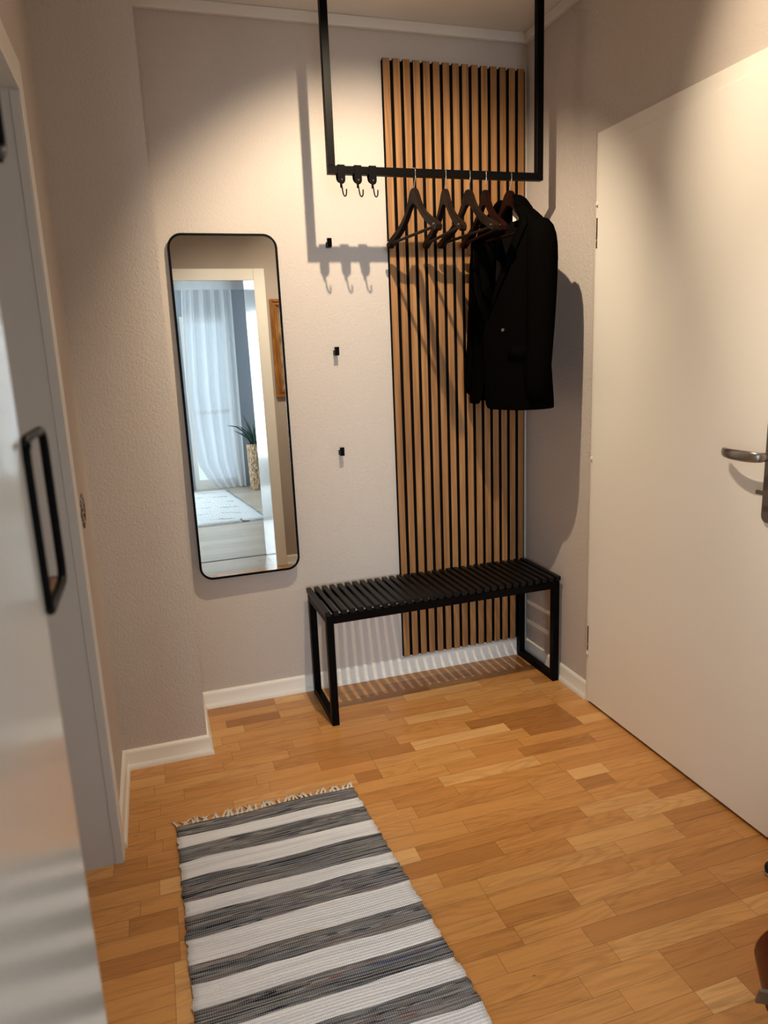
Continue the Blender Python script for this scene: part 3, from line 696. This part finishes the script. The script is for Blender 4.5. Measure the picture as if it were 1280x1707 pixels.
# ------------------------------------------------------------------ guitar (right foreground edge)
def guitar():
    t = thing('acoustic_guitar', 'dark cherry-red guitar leaning at the right edge, only its rim showing', 'guitar', (0.180, -2.055, 0.0), 0.0)
    def outline(k=1.0):
        pts = [(0.0, 0.0), (0.06, 0.006), (0.12, 0.03), (0.165, 0.075), (0.190, 0.135), (0.192, 0.19), (0.175, 0.245), (0.140, 0.285), (0.120, 0.315), (0.122, 0.35), (0.138, 0.395), (0.140, 0.43), (0.122, 0.465), (0.085, 0.485), (0.04, 0.492), (0.0, 0.493)]
        fine = []
        for i in range(len(pts) - 1):
            a, b_, c, d_ = [Vector(pts[min(max(q, 0), len(pts) - 1)]) for q in (i - 1, i, i + 1, i + 2)]
            for t in (0, 0.25, 0.5, 0.75): fine.append(tuple(0.5 * (2 * b_ + (c - a) * t + (2 * a - 5 * b_ + 4 * c - d_) * t * t + (3 * b_ - a - 3 * c + d_) * t ** 3)))
        pts = [(0.0, 0.0)] + fine[1:] + [pts[-1]]
        return [(x * k, z) for x, z in pts] + [(-x * k, z) for x, z in pts[::-1]][1:-1]
    o = outline()
    m = MB().prism(o, 1, -0.05, 0.05, 0.004).build('body', M['redwood'], t); autosmooth(m, 40)
    sb = MB().prism([(x * 0.985, 0.004 + z * 0.985) for x, z in o], 1, 0.05, 0.053).build('soundboard', M['spruce'], t)
    h = MB().lathe([(0.05, 0), (0.05, 0.001)], n=28).build('sound_hole', M['ebony'], sb); h.rotation_euler = (-math.pi / 2, 0, 0); h.location = (0, 0.053, 0.33)
    MB().box(-0.07, 0.07, 0.053, 0.062, 0.13, 0.16, 0.003).build('bridge', M['ebony'], sb)
    MB().box(-0.024, 0.024, 0.030, 0.055, 0.45, 0.86, 0.006).build('neck', M['redwood'], t)
    MB().box(-0.026, 0.026, 0.055, 0.061, 0.36, 0.86, 0.001).build('fingerboard', M['ebony'], t)
    MB().prism([(-0.026, 0.86), (0.026, 0.86), (0.038, 0.90), (0.034, 1.04), (-0.034, 1.04), (-0.038, 0.90)], 1, 0.030, 0.048, 0.002).build('headstock', M['redwood'], t)
    for sg in (-1, 1):
        for k in range(3): MB().tube([(sg * 0.036, 0.04, 0.915 + 0.045 * k), (sg * 0.056, 0.04, 0.915 + 0.045 * k)], [0.004, 0.008], 8).build('tuning_peg', M['steel'], t)
    for k in range(6): MB().tube([(-0.02 + 0.008 * k, 0.064, 0.15), (-0.017 + 0.0068 * k, 0.0625, 0.87)], 0.0006, 4).build('string', M['steel'], t)
    return t
gt = guitar(); gt.location = (0.288, -1.955, 0.019); gt.rotation_euler = (0.40, 0, math.radians(-30))
MB().box(-0.214, -0.170, -0.058, -0.051, 0.160, 0.212, 0.002).build('strap_tab', M['bronze'], gt)
ds = thing('door_stop', 'small black rubber door stop on the parquet at the right edge', 'door stop', (0.496, -1.553, 0))
MB().lathe([(0.016, 0), (0.016, 0.006), (0.012, 0.009)], n=20).build('base', M['steel'], ds)
MB().lathe([(0.013, 0.008), (0.016, 0.012), (0.017, 0.022), (0.015, 0.030), (0.009, 0.034)], n=20).build('buffer', M['rubber'], ds, True)

# ------------------------------------------------------------------ framed picture beside the doorway (mirror)
pf = thing('picture_frame', 'golden brown wooden picture frame beside the doorway, seen in the mirror', 'picture', (0.20, DY, 1.56))
def rr(a, b): return [(-a, -b), (a, -b), (a, b), (-a, b)]
MB().ring_prism(rr(0.235, 0.335), rr(0.218, 0.318), 1, 0.0, 0.030).build('outer_moulding', M['goldwood'], pf)
MB().ring_prism(rr(0.2175, 0.3175), rr(0.207, 0.307), 1, 0.0, 0.020).ring_prism(rr(0.1945, 0.2945), rr(0.186, 0.286), 1, 0.0, 0.016).build('groove', M['goldwood'], pf)
MB().ring_prism(rr(0.2065, 0.3065), rr(0.195, 0.295), 1, 0.0, 0.027).build('raised_bead', M['goldwood'], pf)
M['paper'] = mat('warm_print', (150, 118, 80), 0.7); n = N(M['paper'])
n.l(n.ramp(n.noise(n.coords((3, 3, 5)), 2, 3), [(0.3, (96, 70, 44)), (0.55, (150, 120, 84)), (0.75, (196, 176, 140))]), n.b.inputs['Base Color'])
MB().box(-0.195, 0.195, 0.004, 0.008, -0.295, 0.295).build('print', M['paper'], pf)

# ------------------------------------------------------------------ next room (seen in the mirror)
RB = -7.20
w = MB().box(-3.4, -2.45, RB - 0.12, RB, 0, CE2).box(-2.45, -0.98, RB - 0.12, RB, 2.35, CE2).box(-2.45, -0.98, RB - 0.12, RB, 0, 0.35).box(-0.98, 0.32, RB - 0.12, RB, 2.27, CE2).box(0.32, 0.95, RB - 0.12, RB, 0, CE2).box(-0.36, -0.30, RB - 0.12, RB, 0, 2.27)
struct(w.build('wall_room_back', M['room_wall']), 'blue-grey wall of the next room behind the curtain and plant', 'wall')
struct(MB().box(0.85, 0.95, RB, DB, 0, CE2).build('wall_room_right', M['room_wall']), 'blue-grey side wall of the next room', 'wall')
w = MB().box(-3.5, -3.4, RB, -6.2, 0, CE2).box(-3.5, -3.4, -6.2, -3.6, 2.35, CE2).box(-3.5, -3.4, -6.2, -3.6, 0, 0.35).box(-3.5, -3.4, -3.6, DB, 0, CE2)
struct(w.build('wall_room_left', M['room_white']), 'white window wall of the next room', 'wall')
struct(MB().box(-3.4, LW - 0.40, DB, DB + 0.12, 0, CE2).box(LW - 0.40, LW, DB - 0.001, DB, 0, CE2).box(RW, 0.95, DB, DB + 0.1, 0, CE2).build('wall_room_front', M['room_white']), 'white wall of the next room beside the doorway', 'wall')
dw = thing('door_3', 'white panelled balcony door left of the sheer curtain, seen in the mirror', 'door', (-0.67, RB, 0)); struct(dw)
MB().box(-0.31, -0.26, 0.0, 0.05, 0, 2.27, 0.003).box(0.26, 0.31, 0.0, 0.05, 0, 2.27, 0.003).box(-0.26, 0.26, 0.0, 0.05, 2.19, 2.27, 0.003).build('door_frame', M['trim'], dw)
MB().box(-0.26, 0.26, -0.005, 0.035, 0.01, 2.19, 0.003).build('leaf', M['trim'], dw)
MB().box(-0.16, 0.17, 0.035, 0.043, 0.18, 2.02, 0.004).build('panel', M['trim'], dw)
MB().box(0.215, 0.235, 0.035, 0.065, 0.95, 1.10, 0.004).build('handle', M['steel'], dw)
M['pane'] = mat('window_glass', (240, 248, 255), 0.02); M['pane'].node_tree.nodes['Principled BSDF'].inputs['Transmission Weight'].default_value = 1.0
M['pane'].node_tree.nodes['Principled BSDF'].inputs['IOR'].default_value = 1.02
wd = thing('window_1', 'tall white-framed glazed window behind the sheer curtain', 'window', (0.01, RB, 0)); struct(wd)
MB().box(-0.31, -0.25, -0.08, 0.0, 0, 2.27).box(0.25, 0.31, -0.08, 0.0, 0, 2.27).box(-0.25, 0.25, -0.08, 0.0, 0, 0.12).box(-0.25, 0.25, -0.08, 0.0, 2.2, 2.27).box(-0.25, 0.25, -0.08, 0.0, 1.0, 1.05).build('window_frame', M['trim'], wd)
MB().box(-0.25, 0.25, -0.045, -0.04, 0.12, 2.2).build('pane', M['pane'], wd)
wd = thing('window_2', 'white-framed window of the next room, left of the balcony door', 'window', (-1.715, RB, 0)); struct(wd)
MB().ring_prism([(-0.735, 0.35), (0.735, 0.35), (0.735, 2.35), (-0.735, 2.35)], [(-0.68, 0.405), (0.68, 0.405), (0.68, 2.295), (-0.68, 2.295)], 1, -0.06, 0.005).box(-0.03, 0.03, -0.05, 0.0, 0.405, 2.295).build('window_frame', M['trim'], wd)
wd = thing('window_3', 'wide white-framed window in the side wall of the next room', 'window', (-3.4, -4.9, 0)); struct(wd)
MB().ring_prism([(-1.3, 0.35), (1.3, 0.35), (1.3, 2.35), (-1.3, 2.35)], [(-1.245, 0.405), (1.245, 0.405), (1.245, 2.295), (-1.245, 2.295)], 0, -0.05, 0.005).box(-0.04, 0.0, -0.03, 0.03, 0.405, 2.295).build('window_frame', M['trim'], wd)
# curtain
M['sheer'] = bpy.data.materials.new('white_sheer'); M['sheer'].use_nodes = True
nt = M['sheer'].node_tree; nt.nodes.remove(nt.nodes['Principled BSDF']); out = nt.nodes['Material Output']
df = nt.nodes.new('ShaderNodeBsdfDiffuse'); df.inputs[0].default_value = (0.93, 0.92, 0.90, 1); tr = nt.nodes.new('ShaderNodeBsdfTranslucent'); tr.inputs[0].default_value = (0.88, 0.90, 0.91, 1)
tp = nt.nodes.new('ShaderNodeBsdfTransparent'); m1 = nt.nodes.new('ShaderNodeMixShader'); m1.inputs[0].default_value = 0.45; m2 = nt.nodes.new('ShaderNodeMixShader'); m2.inputs[0].default_value = 0.18
nt.links.new(df.outputs[0], m1.inputs[1]); nt.links.new(tr.outputs[0], m1.inputs[2]); nt.links.new(m1.outputs[0], m2.inputs[1]); nt.links.new(tp.outputs[0], m2.inputs[2]); nt.links.new(m2.outputs[0], out.inputs[0])
rows = []
def lerp_tab(tab, z):
    for (z0, v0), (z1, v1) in zip(tab, tab[1:]):
        if z0 >= z >= z1: return v0 + (v1 - v0) * (z0 - z) / (z0 - z1)
    return tab[-1][1]
LEFT = [(2.62, -0.25), (2.3, -0.27), (1.3, -0.315), (0.85, -0.30), (0.35, -0.25), (0.10, -0.12), (0.0, -0.03)]
RIGHT = [(2.62, 0.375), (1.2, 0.36), (0.0, 0.35)]
for j in range(33):
    z = 2.60 - 2.585 * j / 32; f = j / 32; row = []
    for i in range(161):
        t = i / 160
        x = lerp_tab(LEFT, z) * (1 - t) + lerp_tab(RIGHT, z) * t
        ph = t * 2 * math.pi * 5.2 + 0.9 * math.sin(4.3 * t + 1.0) + 0.35 * f
        wv = math.sin(ph); wv = math.copysign(abs(wv) ** 0.7, wv)
        y = RB + 0.13 + 0.036 * wv * (0.8 + 0.35 * f) + 0.020 * math.sin(t * 2 * math.pi * 2.1 + f * 2) * f + 0.006 * math.sin(t * 2 * math.pi * 17 + 3 * f) * (1 - f)
        row.append((x + 0.010 * math.sin(15 * t + 3 * f) * t * (1 - t) * 4, y, z))
    rows.append(row)
cu = tag(MB().grid(rows).build('curtain', M['sheer'], None, True), 'white sheer floor-length curtain, seen in the mirror', 'curtain')
rod = thing('curtain_rod', 'thin white rod carrying the sheer curtain, seen in the mirror', 'curtain rod', (0.06, RB + 0.13, 2.615))
MB().tube([(-0.45, 0, 0), (0.45, 0, 0)], 0.010, 10).build('pole', M['trim'], rod)
for sx in (-0.40, 0.40): MB().tube([(sx, 0, 0), (sx, -0.13, 0)], 0.006, 8).build('bracket', M['trim'], rod)
# shaggy rug
M['shag'] = mat('white_shag', (226, 226, 222), 0.95, spec=0.1); n = N(M['shag'])
wl = n.noise(n.coords((1, 1, 1)), 3.0, 2, 0.5, 0.8)
ln = n.math('LESS_THAN', n.math('ABSOLUTE', n.math('SUBTRACT', n.math('FRACT', n.math('ADD', n.math('MULTIPLY', n.math('ADD', wl, 0), 1.6), n.math('MULTIPLY', n.math('MULTIPLY', n.new('ShaderNodeTexCoord').outputs[0].node.outputs['Object'].node.outputs['Object'] if False else wl, 1.0), 1.2))), 0.5)), 0.035)
tcx = n.new('ShaderNodeTexCoord'); sx_ = n.new('ShaderNodeSeparateXYZ'); n.l(tcx.outputs['Object'], sx_.inputs[0])
dg = n.math('ADD', n.math('ADD', n.math('MULTIPLY', sx_.outputs[1], 2.3), n.math('MULTIPLY', sx_.outputs[0], -0.9)), n.math('MULTIPLY', wl, 0.7))
l1 = n.math('LESS_THAN', n.math('ABSOLUTE', n.math('SUBTRACT', n.math('FRACT', dg), 0.5)), 0.030)
brk = n.math('GREATER_THAN', n.noise(n.coords((6, 6, 1)), 1.0, 3), 0.47)
n.l(n.mix(n.math('MULTIPLY', n.math('MULTIPLY', l1, brk), 0.75), s2l((206, 206, 203)), s2l((62, 62, 64))), n.b.inputs['Base Color'])
n.bump(n.noise(n.coords(), 60, 3), 0.8, 0.02)
rows = []; rng = random.Random(9)
for j in range(41):
    y = -1.25 + 2.5 * j / 40; row = []
    for i in range(41):
        x = -0.85 + 1.7 * i / 40; edge = 0.4 if (i in (0, 40) or j in (0, 40)) else 1.0
        row.append((x + rng.uniform(-0.006, 0.006), y + rng.uniform(-0.006, 0.006), 0.003 + 0.020 * edge + rng.uniform(-0.003, 0.003)))
    rows.append(row)
sg_ = tag(solid(MB().grid(rows).build('shaggy_rug', M['shag'], None, True), 0.02, -1.0), 'white shaggy rug with dark lines on the grey floor, seen in the mirror', 'rug')
sg_.location = (-0.735, -5.58, 0); sg_.rotation_euler = (0, 0, math.radians(-2.5))
# plant
M['bark'] = mat('carved_mango_wood', (176, 146, 112), 0.8); n = N(M['bark'])
hb = n.noise(n.coords((1, 1, 0.45)), 52, 3, 0.6)
n.l(n.ramp(hb, [(0.35, (96, 70, 48)), (0.5, (166, 134, 100)), (0.62, (206, 182, 148))]), n.b.inputs['Base Color']); n.bump(hb, 1.0, 0.02)
M['leaf'] = mat('dark_green_leaf', (38, 66, 52), 0.4)
M['soil'] = mat('dark_soil', (30, 24, 20), 0.95)
pl = thing('potted_aloe', 'tall bark-textured planter with a spiky green plant, seen in the mirror', 'plant', (0.47, -6.70, 0))
MB().lathe([(0.105, 0), (0.110, 0.02), (0.118, 0.4), (0.122, 0.60), (0.112, 0.60), (0.110, 0.57)], n=28).build('planter', M['bark'], pl, True)
MB().lathe([(0.110, 0.56), (0.110, 0.575)], n=24).build('soil', M['soil'], pl)
rng = random.Random(21)
for k in range(16):
    a = 2 * math.pi * k / 16 + rng.uniform(-0.15, 0.15); ln = rng.uniform(0.26, 0.42); out = rng.uniform(0.05, 0.20) if k % 3 else rng.uniform(0.16, 0.26)
    pts = []; rad = []
    for q in range(8):
        t = q / 7; d_ = 0.03 + out * t ** 1.5; pts.append((d_ * math.cos(a), d_ * math.sin(a), 0.565 + ln * (t - 0.25 * t * t * (out > 0.2)))); rad.append(0.020 * (1 - t) ** 0.8 + 0.0015)
    MB().tube(pts, rad, 6, ry=0.5).build('leaf', M['leaf'], pl, True)
pts = [(-0.04, 0.03, 0.565), (-0.10, 0.08, 0.68), (-0.17, 0.14, 0.78), (-0.25, 0.18, 0.84), (-0.33, 0.20, 0.86), (-0.37, 0.21, 0.862)]
MB().tube(pts, [0.014, 0.013, 0.011, 0.008, 0.005, 0.002], 6, ry=0.5).build('leaf', M['leaf'], pl, True)
